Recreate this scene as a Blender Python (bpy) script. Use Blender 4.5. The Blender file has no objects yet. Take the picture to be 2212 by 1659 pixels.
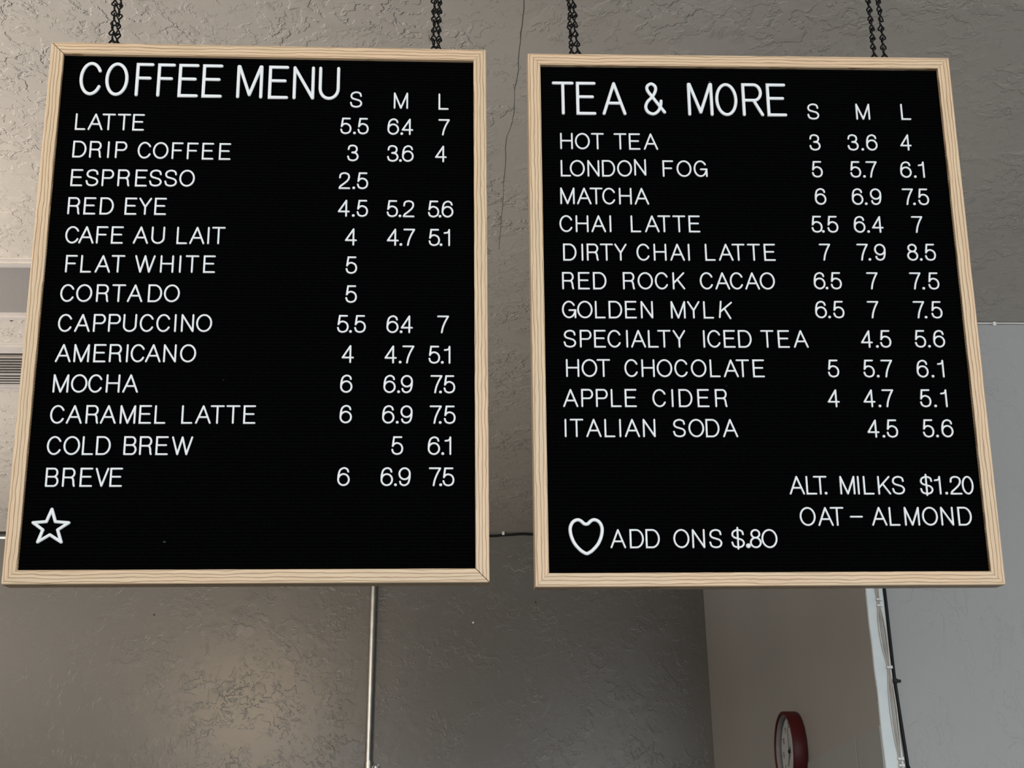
import bpy, bmesh, math, random
from mathutils import Matrix, Vector

# ------------------------------------------------------------------ camera
sc = bpy.context.scene
COL = sc.collection
CZ = 1.6                                   # eye height above the floor
FPX = 2891.76                              # focal length in pixels of the 2212 px wide frame
cd = bpy.data.cameras.new('camera')
cam = bpy.data.objects.new('camera', cd)
COL.objects.link(cam)
cd.sensor_fit = 'HORIZONTAL'
cd.sensor_width = 36.0
cd.lens = FPX * 36.0 / 2212.0
cd.clip_start = 0.02
yaw, pitch, roll = math.radians(2.0428), math.radians(23.1239), math.radians(-0.5167)
fwd = Vector((math.sin(yaw) * math.cos(pitch), math.cos(yaw) * math.cos(pitch), math.sin(pitch)))
rgt0 = Vector((math.cos(yaw), -math.sin(yaw), 0))
up0 = rgt0.cross(fwd)
rgt = math.cos(roll) * rgt0 + math.sin(roll) * up0
upv = -math.sin(roll) * rgt0 + math.cos(roll) * up0
M = Matrix((rgt, upv, -fwd)).transposed().to_4x4()
M.translation = Vector((0, 0, CZ))
cam.matrix_world = M
sc.camera = cam

# ------------------------------------------------------------------ world, lights, exposure
sc.view_settings.view_transform = 'Standard'
sc.view_settings.look = 'None'
sc.view_settings.gamma = 1.0
sc.view_settings.use_curve_mapping = False
sc.view_settings.exposure = 0.0

world = bpy.data.worlds.new('world')
sc.world = world
world.use_nodes = True
bgn = world.node_tree.nodes['Background']
bgn.inputs[0].default_value = (0.80, 0.90, 1.0, 1)
bgn.inputs[1].default_value = 0.95


def area_light(name, loc, target, size, size_y, power, colour, spread=180):
    ld = bpy.data.lights.new(name, 'AREA')
    ld.shape = 'RECTANGLE'
    ld.size, ld.size_y = size, size_y
    ld.energy = power
    ld.color = colour
    ld.spread = math.radians(spread)
    o = bpy.data.objects.new(name, ld)
    COL.objects.link(o)
    o.location = loc
    d = Vector(target) - Vector(loc)
    o.rotation_euler = d.to_track_quat('-Z', 'Y').to_euler()
    return o


# daylight through the shop front behind the camera
area_light('shop_front_daylight', (0.6, -3.3, 2.05), (0.6, 0, 2.05), 5.0, 1.7, 186, (0.95, 0.98, 1.0))
# unseen light added on the left to brighten the ceiling from below
area_light('ceiling_fill_light', (-2.8, 2.1, 1.3), (-2.8, 2.1, 3.0), 0.5, 3.1, 198, (1.0, 0.93, 0.865), 148)
# warm track spot aimed at the back wall; its glow shows in the satin paint
ld = bpy.data.lights.new('warm_track_spot', 'SPOT')
ld.energy = 48
ld.color = (1.0, 0.74, 0.46)
ld.shadow_soft_size = 0.10
ld.spot_size = math.radians(64)
ld.spot_blend = 0.7
lo = bpy.data.objects.new('warm_track_spot', ld)
COL.objects.link(lo)
lo.location = (-1.28, 1.5, CZ + 1.335)
lo.rotation_euler = (Vector((-0.80, 4.806, CZ + 0.75)) - lo.location).to_track_quat('-Z', 'Y').to_euler()


# ------------------------------------------------------------------ materials
def new_mat(name):
    m = bpy.data.materials.new(name)
    m.use_nodes = True
    nt = m.node_tree
    return m, nt, nt.nodes['Principled BSDF']


def flat(name, col, rough=0.5, metal=0.0, spec=0.5):
    m, nt, b = new_mat(name)
    b.inputs['Base Color'].default_value = (*col, 1)
    b.inputs['Roughness'].default_value = rough
    b.inputs['Metallic'].default_value = metal
    b.inputs['Specular IOR Level'].default_value = spec
    return m


def N(nt, kind, **kw):
    n = nt.nodes.new(kind)
    for k, v in kw.items():
        if k.startswith('i_'):
            n.inputs[k[2:].replace('_', ' ')].default_value = v
        else:
            setattr(n, k, v)
    return n


def ramp(nt, src, stops):
    r = nt.nodes.new('ShaderNodeValToRGB')
    e = r.color_ramp.elements
    while len(e) < len(stops):
        e.new(0.5)
    for el, (p, c) in zip(e, stops):
        el.position = p
        el.color = (c, c, c, 1) if not isinstance(c, tuple) else (*c, 1)
    nt.links.new(src, r.inputs[0])
    return r


def plaster(name, col, rough, strength, scale=1.0, stretch=(1, 1, 1), col2=None, fine=0.25, lo=0.49, hi=0.53, spec=0.5, mlo=0.42, mhi=0.62):
    """painted knock-down plaster: flattened blobs whose rims catch the light"""
    m, nt, b = new_mat(name)
    L = nt.links.new
    tc = N(nt, 'ShaderNodeTexCoord')
    mp = N(nt, 'ShaderNodeMapping')
    mp.inputs['Scale'].default_value = stretch
    L(tc.outputs['Object'], mp.inputs[0])
    wn = N(nt, 'ShaderNodeTexNoise', i_Scale=9.0 * scale, i_Detail=3.0)
    L(mp.outputs[0], wn.inputs['Vector'])
    mix = N(nt, 'ShaderNodeVectorMath', operation='MULTIPLY_ADD')
    L(wn.outputs['Color'], mix.inputs[0])
    mix.inputs[1].default_value = (0.10 / scale,) * 3
    L(mp.outputs[0], mix.inputs[2])
    n1 = N(nt, 'ShaderNodeTexNoise', i_Scale=17.0 * scale, i_Detail=4.0, i_Roughness=0.55)
    L(mix.outputs[0], n1.inputs['Vector'])
    r1 = ramp(nt, n1.outputs['Fac'], [(lo, 0.0), (hi, 1.0)])
    n2 = N(nt, 'ShaderNodeTexNoise', i_Scale=31.0 * scale, i_Detail=5.0, i_Roughness=0.6)
    L(mix.outputs[0], n2.inputs['Vector'])
    r2 = ramp(nt, n2.outputs['Fac'], [(0.54, 0.0), (0.57, 1.0)])
    mk = N(nt, 'ShaderNodeTexNoise', i_Scale=5.0 * scale, i_Detail=2.0)
    L(mp.outputs[0], mk.inputs['Vector'])
    rm = ramp(nt, mk.outputs['Fac'], [(mlo, 0.0), (mhi, 1.0)])
    m1 = N(nt, 'ShaderNodeMath', operation='MULTIPLY')
    L(r1.outputs[0], m1.inputs[0]); L(rm.outputs[0], m1.inputs[1])
    mk2 = N(nt, 'ShaderNodeTexNoise', i_Scale=7.3 * scale, i_Detail=2.0)
    L(mix.outputs[0], mk2.inputs['Vector'])
    rm2 = ramp(nt, mk2.outputs['Fac'], [(mlo, 0.0), (mhi, 0.55)])
    m2a = N(nt, 'ShaderNodeMath', operation='MULTIPLY')
    L(r2.outputs[0], m2a.inputs[0]); L(rm2.outputs[0], m2a.inputs[1])
    m2 = N(nt, 'ShaderNodeMath', operation='ADD')
    L(m2a.outputs[0], m2.inputs[0]); L(m1.outputs[0], m2.inputs[1])
    n3 = N(nt, 'ShaderNodeTexNoise', i_Scale=70.0 * scale, i_Detail=3.0)
    L(mp.outputs[0], n3.inputs['Vector'])
    m3 = N(nt, 'ShaderNodeMath', operation='MULTIPLY_ADD')
    L(n3.outputs['Fac'], m3.inputs[0]); m3.inputs[1].default_value = fine; L(m2.outputs[0], m3.inputs[2])
    bp = N(nt, 'ShaderNodeBump')
    bp.inputs['Strength'].default_value = strength
    bp.inputs['Distance'].default_value = 0.0025
    L(m3.outputs[0], bp.inputs['Height'])
    L(bp.outputs[0], b.inputs['Normal'])
    cn = N(nt, 'ShaderNodeTexNoise', i_Scale=2.2, i_Detail=3.0)
    L(mp.outputs[0], cn.inputs['Vector'])
    c2 = col2 or tuple(c * 0.93 for c in col)
    rc = ramp(nt, cn.outputs['Fac'], [(0.35, col), (0.65, c2)])
    L(rc.outputs[0], b.inputs['Base Color'])
    b.inputs['Roughness'].default_value = rough
    b.inputs['Specular IOR Level'].default_value = spec
    return m


def wood(name):
    """pale oak foil: grain lines run along local X"""
    m, nt, b = new_mat(name)
    L = nt.links.new
    tc = N(nt, 'ShaderNodeTexCoord')
    oi = N(nt, 'ShaderNodeObjectInfo')
    off = N(nt, 'ShaderNodeVectorMath', operation='SCALE')
    off.inputs[0].default_value = (3.1, 5.7, 2.3)
    L(oi.outputs['Random'], off.inputs['Scale'])
    add = N(nt, 'ShaderNodeVectorMath', operation='ADD')
    L(tc.outputs['Object'], add.inputs[0]); L(off.outputs[0], add.inputs[1])

    def noise(scale_vec, sc_, det, rough=0.5):
        mp = N(nt, 'ShaderNodeMapping')
        mp.inputs['Scale'].default_value = scale_vec
        L(add.outputs[0], mp.inputs[0])
        n = N(nt, 'ShaderNodeTexNoise', i_Scale=sc_, i_Detail=det, i_Roughness=rough)
        L(mp.outputs[0], n.inputs['Vector'])
        return n
    warp = noise((1.0, 6.0, 6.0), 14.0, 2.0)
    mp = N(nt, 'ShaderNodeVectorMath', operation='MULTIPLY_ADD')
    L(warp.outputs['Color'], mp.inputs[0]); mp.inputs[1].default_value = (0.0, 0.006, 0.006)
    L(add.outputs[0], mp.inputs[2])
    wv = N(nt, 'ShaderNodeTexWave', wave_type='BANDS', bands_direction='Y', wave_profile='SIN')
    wv.inputs['Scale'].default_value = 66.0
    wv.inputs['Distortion'].default_value = 1.6
    wv.inputs['Detail'].default_value = 2.0
    wv.inputs['Detail Scale'].default_value = 0.6
    L(mp.outputs[0], wv.inputs['Vector'])
    line = ramp(nt, wv.outputs['Fac'], [(0.0, 0.0), (0.34, 1.0), (1.0, 0.86)])
    line.color_ramp.interpolation = 'EASE'
    fib = noise((1.5, 60.0, 60.0), 9.0, 4.0, 0.65)
    rf = ramp(nt, fib.outputs['Fac'], [(0.30, 0.62), (0.62, 1.0)])
    mul = N(nt, 'ShaderNodeMath', operation='MULTIPLY')
    L(line.outputs[0], mul.inputs[0]); L(rf.outputs[0], mul.inputs[1])
    base = noise((0.5, 7.0, 7.0), 8.0, 2.0)
    rb = ramp(nt, base.outputs['Fac'], [(0.35, (0.75, 0.525, 0.33)), (0.65, (0.69, 0.53, 0.345))])
    mx = N(nt, 'ShaderNodeMix', data_type='RGBA')
    L(mul.outputs[0], mx.inputs['Factor'])
    mx.inputs['A'].default_value = (0.35, 0.225, 0.12, 1)
    L(rb.outputs[0], mx.inputs['B'])
    L(mx.outputs['Result'], b.inputs['Base Color'])
    bp = N(nt, 'ShaderNodeBump')
    bp.inputs['Strength'].default_value = 0.25
    bp.inputs['Distance'].default_value = 0.0006
    L(mul.outputs[0], bp.inputs['Height'])
    L(bp.outputs[0], b.inputs['Normal'])
    b.inputs['Roughness'].default_value = 0.5
    return m


def felt_mat():
    m, nt, b = new_mat('black_felt')
    L = nt.links.new
    tc = N(nt, 'ShaderNodeTexCoord')
    n = N(nt, 'ShaderNodeTexNoise', i_Scale=900.0, i_Detail=3.0)
    L(tc.outputs['Object'], n.inputs['Vector'])
    r = ramp(nt, n.outputs['Fac'], [(0.35, (0.0004, 0.0004, 0.0005)), (0.75, (0.0024, 0.0025, 0.0029))])
    # stray lint specks
    v = N(nt, 'ShaderNodeTexVoronoi', i_Scale=14.0)
    mp = N(nt, 'ShaderNodeMapping'); mp.inputs['Scale'].default_value = (0.7, 1.3, 1.0)
    L(tc.outputs['Object'], mp.inputs[0]); L(mp.outputs[0], v.inputs['Vector'])
    rv = ramp(nt, v.outputs['Distance'], [(0.012, 1.0), (0.022, 0.0)])
    sp = N(nt, 'ShaderNodeSeparateColor'); L(v.outputs['Color'], sp.inputs[0])
    gt = N(nt, 'ShaderNodeMath', operation='GREATER_THAN'); gt.inputs[1].default_value = 0.55
    L(sp.outputs[0], gt.inputs[0])
    ml = N(nt, 'ShaderNodeMath', operation='MULTIPLY'); L(rv.outputs[0], ml.inputs[0]); L(gt.outputs[0], ml.inputs[1])
    mx = N(nt, 'ShaderNodeMix', data_type='RGBA'); L(ml.outputs[0], mx.inputs['Factor'])
    L(r.outputs[0], mx.inputs['A']); mx.inputs['B'].default_value = (0.05, 0.053, 0.056, 1)
    L(mx.outputs['Result'], b.inputs['Base Color'])
    b.inputs['Roughness'].default_value = 0.95
    b.inputs['Specular IOR Level'].default_value = 0.02
    return m


def noisy(name, c1, c2, scale, rough, metal=0.0, bump=0.0, spec=0.5):
    m, nt, b = new_mat(name)
    L = nt.links.new
    tc = N(nt, 'ShaderNodeTexCoord')
    n = N(nt, 'ShaderNodeTexNoise', i_Scale=scale, i_Detail=3.0)
    L(tc.outputs['Object'], n.inputs['Vector'])
    r = ramp(nt, n.outputs['Fac'], [(0.35, c1), (0.65, c2)])
    L(r.outputs[0], b.inputs['Base Color'])
    b.inputs['Roughness'].default_value = rough
    b.inputs['Metallic'].default_value = metal
    b.inputs['Specular IOR Level'].default_value = spec
    if bump:
        bp = N(nt, 'ShaderNodeBump'); bp.inputs['Strength'].default_value = bump
        bp.inputs['Distance'].default_value = 0.001
        L(n.outputs['Fac'], bp.inputs['Height']); L(bp.outputs[0], b.inputs['Normal'])
    return m


PAINT = (0.40, 0.366, 0.322)
MAT = {
    'ceiling': plaster('ceiling_paint', PAINT, 0.55, 0.9, 1.6, fine=0.14),
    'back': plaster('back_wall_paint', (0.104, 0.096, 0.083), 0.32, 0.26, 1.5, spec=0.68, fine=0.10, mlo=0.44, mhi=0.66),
    'side': plaster('side_wall_paint', (0.455, 0.447, 0.425), 0.45, 0.10, 0.8),
    'near': plaster('near_wall_paint', (0.325, 0.318, 0.306), 0.55, 0.5, 1.2, (1, 1, 0.6), fine=0.08, mlo=0.46, mhi=0.66),
    'floor': noisy('floor_concrete', (0.06, 0.055, 0.05), (0.085, 0.078, 0.07), 6, 0.5),
    'guard': noisy('corner_guard_paint', (0.66, 0.70, 0.69), (0.60, 0.65, 0.645), 20, 0.45),
    'panel': noisy('wainscot_paint', (0.43, 0.455, 0.445), (0.41, 0.43, 0.42), 8, 0.4),
    'white': noisy('white_plastic', (0.77, 0.785, 0.785), (0.74, 0.765, 0.775), 60, 0.38),
    'wood': wood('pale_oak'),
    'gap': flat('mitre_shadow_filler', (0.02, 0.015, 0.01), 0.9),
    'felt': felt_mat(),
    'backing': noisy('backing_board', (0.05, 0.04, 0.03), (0.07, 0.055, 0.04), 30, 0.8),
    'blackmetal': noisy('black_chain_metal', (0.003, 0.003, 0.003), (0.006, 0.006, 0.006), 200, 0.5, 0.0, 0.0, 0.15),
    'galv': noisy('galvanised_steel', (0.62, 0.62, 0.60), (0.52, 0.52, 0.51), 25, 0.30, 1.0),
    'cable': noisy('black_cable', (0.006, 0.006, 0.006), (0.008, 0.008, 0.008), 80, 0.5, 0.0, 0.0, 0.2),
    'wire': noisy('cream_wire', (0.62, 0.60, 0.57), (0.55, 0.53, 0.50), 60, 0.45),
    'wireb': noisy('tan_wire', (0.40, 0.33, 0.28), (0.36, 0.30, 0.255), 60, 0.45),
    'clip': noisy('white_clip', (0.70, 0.70, 0.68), (0.64, 0.64, 0.62), 60, 0.4),
    'trimwhite': noisy('vent_white', (0.375, 0.35, 0.33), (0.35, 0.325, 0.305), 30, 0.4),
    'grille': noisy('grille_grey', (0.165, 0.153, 0.146), (0.20, 0.187, 0.178), 700, 0.6, 0.0, 0.6),
    'dark': flat('duct_dark', (0.035, 0.033, 0.03), 0.8),
    'red': noisy('red_clock_plastic', (0.085, 0.004, 0.005), (0.07, 0.003, 0.004), 15, 0.5, 0.0, 0.0, 0.35),
    'clockface': noisy('clock_face_paper', (0.62, 0.64, 0.65), (0.58, 0.60, 0.61), 40, 0.5),
    'reflection_grey': noisy('clock_reflection_grey', (0.30, 0.28, 0.27), (0.26, 0.25, 0.24), 30, 0.5),
    'ink': flat('clock_ink', (0.02, 0.02, 0.022), 0.5),
    'crack': flat('crack_shadow', (0.055, 0.05, 0.045), 0.9),
}


# ------------------------------------------------------------------ helpers
def link(name, bm, mat, parent=None, smooth=False, mw=None):
    me = bpy.data.meshes.new(name)
    bmesh.ops.recalc_face_normals(bm, faces=bm.faces)
    bm.to_mesh(me)
    bm.free()
    if smooth:
        for p in me.polygons:
            p.use_smooth = True
    me.materials.append(mat)
    o = bpy.data.objects.new(name, me)
    COL.objects.link(o)
    if parent:
        o.parent = parent
    if mw is not None:
        o.matrix_local = mw
    return o


def empty(name, loc=(0, 0, 0), mw=None):
    o = bpy.data.objects.new(name, None)
    o.empty_display_size = 0.05
    COL.objects.link(o)
    if mw is not None:
        o.matrix_world = mw
    else:
        o.location = loc
    return o


def tag(o, label, cat, group=None):
    o['label'] = label
    o['category'] = cat
    if group:
        o['group'] = group
    return o


def structure(o, label=None):
    o['kind'] = 'structure'
    if label:
        o['label'] = label
    return o


def box(bm, lo, hi):
    xs = [(a, b) for a, b in zip(lo, hi)]
    v = [bm.verts.new((xs[0][i], xs[1][j], xs[2][k])) for i in (0, 1) for j in (0, 1) for k in (0, 1)]
    for f in ((0, 1, 3, 2), (4, 6, 7, 5), (0, 4, 5, 1), (2, 3, 7, 6), (0, 2, 6, 4), (1, 5, 7, 3)):
        bm.faces.new([v[i] for i in f])
    return v


def prism(bm, pts, z0, z1):
    """pts: xy outline, extruded from z0 to z1"""
    a = [bm.verts.new((x, y, z0)) for x, y in pts]
    b = [bm.verts.new((x, y, z1)) for x, y in pts]
    n = len(pts)
    bm.faces.new(a[::-1]); bm.faces.new(b)
    for i in range(n):
        j = (i + 1) % n
        bm.faces.new((a[i], a[j], b[j], b[i]))


def tube(bm, pts, r, sides=8, closed=False, caps=True):
    pts = [Vector(p) for p in pts]
    n = len(pts)
    rings = []
    prev = None
    for i, p in enumerate(pts):
        if closed:
            t = pts[(i + 1) % n] - pts[i - 1]
        else:
            t = pts[min(i + 1, n - 1)] - pts[max(i - 1, 0)]
        t.normalize()
        if prev is None:
            a = Vector((0, 0, 1)) if abs(t.z) < 0.9 else Vector((1, 0, 0))
            u = t.cross(a).normalized()
        else:
            u = (prev - t * prev.dot(t)).normalized()
        prev = u
        w = t.cross(u)
        rings.append([bm.verts.new(p + r * (math.cos(2 * math.pi * k / sides) * u + math.sin(2 * math.pi * k / sides) * w)) for k in range(sides)])
    m = n if closed else n - 1
    for i in range(m):
        A, B = rings[i], rings[(i + 1) % n]
        if closed and i == n - 1:      # match the twist of the frame at the seam
            k0 = min(range(sides), key=lambda k: (A[0].co - B[k].co).length)
            B = B[k0:] + B[:k0]
        for k in range(sides):
            j = (k + 1) % sides
            bm.faces.new((A[k], A[j], B[j], B[k]))
    if caps and not closed:
        bm.faces.new(rings[0][::-1]); bm.faces.new(rings[-1])


def catmull(P, n=6):
    P = [Vector((*p, 0)) if len(p) == 2 else Vector(p) for p in P]
    Q = [2 * P[0] - P[1]] + P + [2 * P[-1] - P[-2]]
    out = []
    for i in range(1, len(Q) - 2):
        p0, p1, p2, p3 = Q[i - 1:i + 3]
        for k in range(n):
            t = k / n
            out.append(0.5 * ((2 * p1) + (p2 - p0) * t + (2 * p0 - 5 * p1 + 4 * p2 - p3) * t * t + (3 * p1 - p0 - 3 * p2 + p3) * t ** 3))
    out.append(P[-1])
    return out


def copy_tree(o, parent=None):
    c = o.copy()
    COL.objects.link(c)
    if parent:
        c.parent = parent
    for ch in list(o.children):
        copy_tree(ch, c)
    return c


# ------------------------------------------------------------------ the room
CEIL = CZ + 1.45
YB, YN = 4.806, 2.986
SX0, SX1 = 0.869, 0.914                       # side wall: back end, front end

bm = bmesh.new(); box(bm, (-3.3, -3.6, -0.1), (4.2, YB + 0.1, 0)); structure(link('floor', bm, MAT['floor']), 'dark concrete floor below the frame')
bm = bmesh.new(); box(bm, (-3.3, -3.6, CEIL), (4.2, YB + 0.1, CEIL + 0.1))
ceiling = structure(link('ceiling', bm, MAT['ceiling']), 'greige painted ceiling with a hand-trowelled plaster texture')
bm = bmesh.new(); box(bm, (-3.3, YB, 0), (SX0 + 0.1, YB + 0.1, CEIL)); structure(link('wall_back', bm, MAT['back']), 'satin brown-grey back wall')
bm = bmesh.new()
prism(bm, [(SX0, YB), (SX1, YN + 0.002), (SX1 + 0.1, YN + 0.002), (SX0 + 0.1, YB)], 0, CEIL)
structure(link('wall_side', bm, MAT['side']), 'short brown-grey return wall carrying the clock')
bm = bmesh.new(); box(bm, (SX1 + 0.1, YN, 0), (4.2, YN + 0.1, CEIL)); 
v = box(bm, (SX1, YN, 0), (SX1 + 0.1, YN + 0.002, CEIL))
structure(link('wall_right', bm, MAT['near']), 'pale grey textured wall on the right')
bm = bmesh.new(); box(bm, (-3.4, -3.6, 0), (-3.3, YB + 0.1, CEIL)); structure(link('wall_left', bm, MAT['back']), 'left wall outside the frame')

# hairline crack in the ceiling plaster
cr = [(0.0895, 1.70), (0.089, 1.779), (0.0871, 1.889), (0.0859, 1.968), (0.0823, 2.03), (0.082, 2.125), (0.0716, 2.188), (0.0707, 2.357), (0.0692, 2.487), (0.0676, 2.63)]
bm = bmesh.new()
rnd = random.Random(4)
pts = []
for (x0, y0), (x1, y1) in zip(cr, cr[1:]):
    for k in range(5):
        t = k / 5
        pts.append((x0 + (x1 - x0) * t + rnd.uniform(-.0012, .0012), y0 + (y1 - y0) * t))
pts.append(cr[-1])
half = [0.00062 * (1 - 0.75 * i / len(pts)) * rnd.uniform(0.5, 1.3) for i in range(len(pts))]
ring = [[bm.verts.new((x - h, y, CEIL - 0.0004)), bm.verts.new((x + h, y, CEIL - 0.0004)), bm.verts.new((x + h, y, CEIL + 0.002)), bm.verts.new((x - h, y, CEIL + 0.002))] for (x, y), h in zip(pts, half)]
for a, b in zip(ring, ring[1:]):
    for k in range(4):
        bm.faces.new((a[k], a[(k + 1) % 4], b[(k + 1) % 4], b[k]))
bm.faces.new(ring[0]); bm.faces.new(ring[-1][::-1])
o = link('crack', bm, MAT['crack'], ceiling); o['label'] = 'hairline crack running between the two boards'

# nail holes and a scuff on the back wall
wall_back = bpy.data.objects['wall_back']
for x, z, r, mt, nm in ((-1.1275, 1.1415, 0.0042, 'crack', 'nail_hole'), (0.2505, 1.1868, 0.0040, 'crack', 'nail_hole'), (0.0225, 1.1118, 0.0038, 'clip', 'nail_head')):
    bm = bmesh.new(); tube(bm, [(x, YB - (0.002 if nm == 'nail_head' else 0.0004), CZ + z), (x, YB + 0.001, CZ + z)], r, 10)
    link(nm, bm, MAT[mt], wall_back)

# rounded white corner guard wrapping the outside corner
bm = bmesh.new()
rnd = random.Random(9)
prof = []
for k in range(7):
    a = math.pi * 0.5 * k / 6
    prof.append((SX1 + 0.0031 - 0.0035 * math.cos(a), YN + 0.0005 - 0.0035 * math.sin(a)))
outline = [(SX1 - 0.0004, YN + 0.004)] + prof + [(SX1 + 0.040, YN - 0.003), (SX1 + 0.041, YN - 0.0005), (SX1 + 0.003, YN + 0.001), (SX1 + 0.001, YN + 0.004)]
rings = []
nz = 60
for i in range(nz + 1):
    z = CEIL * i / nz
    w = rnd.uniform(-0.0009, 0.0009)
    rings.append([bm.verts.new((x + w * (1 if j < 8 else 0.3), y, z)) for j, (x, y) in enumerate(outline)])
for A, B in zip(rings, rings[1:]):
    for k in range(len(outline)):
        j = (k + 1) % len(outline)
        bm.faces.new((A[k], A[j], B[j], B[k]))
bm.faces.new(rings[0][::-1]); bm.faces.new(rings[-1])
structure(link('trim_1', bm, MAT['guard'], smooth=False), 'white corner guard on the outside corner of the wall')


# pale wainscot panels low on the side wall
def side_pt(s, off=0.0):
    """s metres forward from the back corner along the side wall, off metres out of it"""
    L_ = math.hypot(SX1 - SX0, YN - YB)
    tx, ty = (SX1 - SX0) / L_, (YN - YB) / L_
    return (SX0 + tx * s + ty * off, YB + ty * s - tx * off)


wains = empty('trim_2', (*side_pt(1.2), 0)); structure(wains, 'pale panelling on the lower part of the return wall')
for s0, s1 in ((0.55, 1.632), (1.646, 1.8165)):
    bm = bmesh.new()
    a, b_, c, d = side_pt(s0, 0.0005), side_pt(s1, 0.0005), side_pt(s1, 0.0022), side_pt(s0, 0.0022)
    ox, oy = side_pt(1.2)
    prism(bm, [(p[0] - ox, p[1] - oy) for p in (a, b_, c, d)], 0, CZ + 0.4615)
    link('panel', bm, MAT['panel'], wains)

# ------------------------------------------------------------------ conduit on the back wall
con = empty('conduit', (-0.3375, YB - 0.016, 0.0))
tag(con, 'galvanised steel conduit running up the back wall below the coffee board', 'conduit')
bm = bmesh.new(); tube(bm, [(-0.0002 * i, 0, 0.9 + i * (CEIL - 0.9 - 0.001) / 12) for i in range(13)], 0.0118, 20)
link('pipe', bm, MAT['galv'], con, True)
bm = bmesh.new()
zc = CZ + 0.615
for z0, z1, r in ((zc - 0.075, zc - 0.004, 0.0150), (zc - 0.004, zc + 0.003, 0.0162), (zc + 0.003, zc + 0.009, 0.0140), (zc - 0.085, zc - 0.075, 0.0162)):
    tube(bm, [(0, 0, z0), (0, 0, z1)], r, 20)
link('coupling', bm, MAT['galv'], con)
bm = bmesh.new()
tube(bm, [(0.024, 0.003, zc - 0.022), (0.024, 0.003, zc - 0.004)], 0.0085, 14)
tube(bm, [(0.024 + 0.008 * math.cos(a), -0.006, zc - 0.013 + 0.008 * math.sin(a)) for a in [2 * math.pi * k / 16 for k in range(16)]], 0.0028, 6, True)
box(bm, (0.010, 0.008, zc - 0.022), (0.034, 0.016, zc - 0.002))
link('strap', bm, MAT['galv'], con)

# ------------------------------------------------------------------ cables
t = empty('black_cable', (0, YB, CEIL)); tag(t, 'black cable running along the top of the back wall', 'cable')
bm = bmesh.new()
pts = [(-2.6, -0.006, -0.004), (-1.71, -0.006, -0.005), (-1.0, -0.006, -0.016), (-0.4, -0.006, -0.010), (0.05, -0.006, -0.0135), (0.13, -0.006, -0.0105), (0.20, -0.006, -0.0060), (0.23, -0.006, -0.0062), (0.245, -0.006, -0.0070), (0.55, -0.006, -0.012), (0.86, -0.006, -0.010)]
tube(bm, catmull(pts, 5), 0.0042, 8)
link('cable', bm, MAT['cable'], t, True)
bm = bmesh.new(); box(bm, (0.1290, -0.0125, -0.0115), (0.1380, -0.001, 0.0)); bmesh.ops.bevel(bm, geom=bm.edges[:], offset=0.0015, segments=2)
c = link('clip', bm, MAT['clip'], t); c['label'] = 'white nail-on cable clip'
t = empty('white_cable', (-1.9, YB, CEIL - 0.022)); tag(t, 'white cable below the black one at the far left of the back wall', 'cable')
bm = bmesh.new(); tube(bm, [(-0.7 + 0.2 * i, -0.0055, -0.0005 * (i % 3)) for i in range(8)], 0.0050, 8)
link('cable', bm, MAT['clip'], t, True)

t = empty('white_cable', (1.0, YN, CEIL - 0.003)); tag(t, 'thin pale cable clipped along the top of the right wall', 'cable')
bm = bmesh.new()
tube(bm, catmull([(0.05, -0.004, 0.0005), (0.2, -0.004, -0.0012), (0.30, -0.004, -0.0010), (0.36, -0.004, -0.0006), (0.6, -0.004, -0.0012), (1.4, -0.004, 0)], 5), 0.0022, 8)
link('cable', bm, MAT['wire'], t, True)
bm = bmesh.new(); box(bm, (0.3115, -0.0085, -0.0085), (0.3185, -0.0005, 0.0015)); bmesh.ops.bevel(bm, geom=bm.edges[:], offset=0.0012, segments=2)
c = link('clip', bm, MAT['clip'], t); c['label'] = 'small white nail-on cable clip'

# wire bundle and black cable on the corner of the right wall
wb = empty('wire_bundle', (0.94, YN, 0.0)); tag(wb, 'loose bundle of thin pale wires tied down the white corner guard', 'wires')
ties = [CEIL - 0.05, CZ + 0.98, CZ + 0.738, CZ + 0.587, CZ + 0.385, CZ + 0.15, 0.4]
tx = {CZ + 0.738: -0.0005, CZ + 0.587: 0.0050, CZ + 0.385: 0.0062}
for k, (sp, mt) in enumerate(((-0.0062, 'wire'), (-0.0025, 'wireb'), (0.0015, 'wire'), (0.0040, 'wireb'), (0.0052, 'wire'))):
    pts = []
    for a, b_ in zip(ties, ties[1:]):
        xa, xb = tx.get(a, 0.001), tx.get(b_, 0.004)
        base = -0.0018 + 0.0009 * k
        for q in range(4):
            u = q / 4
            bow = math.sin(math.pi * u) * sp
            pts.append((xa + (xb - xa) * u + base + bow, -0.0062 - 0.0014 * (k % 2), a + (b_ - a) * u))
    bm = bmesh.new(); tube(bm, catmull(pts, 3), 0.00115, 6)
    w = link('wire', bm, MAT[mt], wb, True)
    if mt == 'wireb':
        w['label'] = 'tan coloured wire'
for z in (CZ + 0.742, CZ + 0.728, CZ + 0.587, CZ + 0.388, CZ + 0.374):
    x = tx.get(min(tx, key=lambda q: abs(q - z)))
    bm = bmesh.new()
    box(bm, (x - 0.0045, -0.0100, z - 0.0022), (x + 0.0050, -0.003, z + 0.0022))
    box(bm, (x + 0.0030, -0.0110, z - 0.0032), (x + 0.0078, -0.003, z + 0.0032))
    bmesh.ops.bevel(bm, geom=bm.edges[:], offset=0.0008, segments=2)
    link('cable_tie', bm, MAT['clip'], wb)
t = empty('black_cable', (0.957, YN, 0)); tag(t, 'black cable running down the right wall beside the corner guard', 'cable')
bm = bmesh.new()
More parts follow.
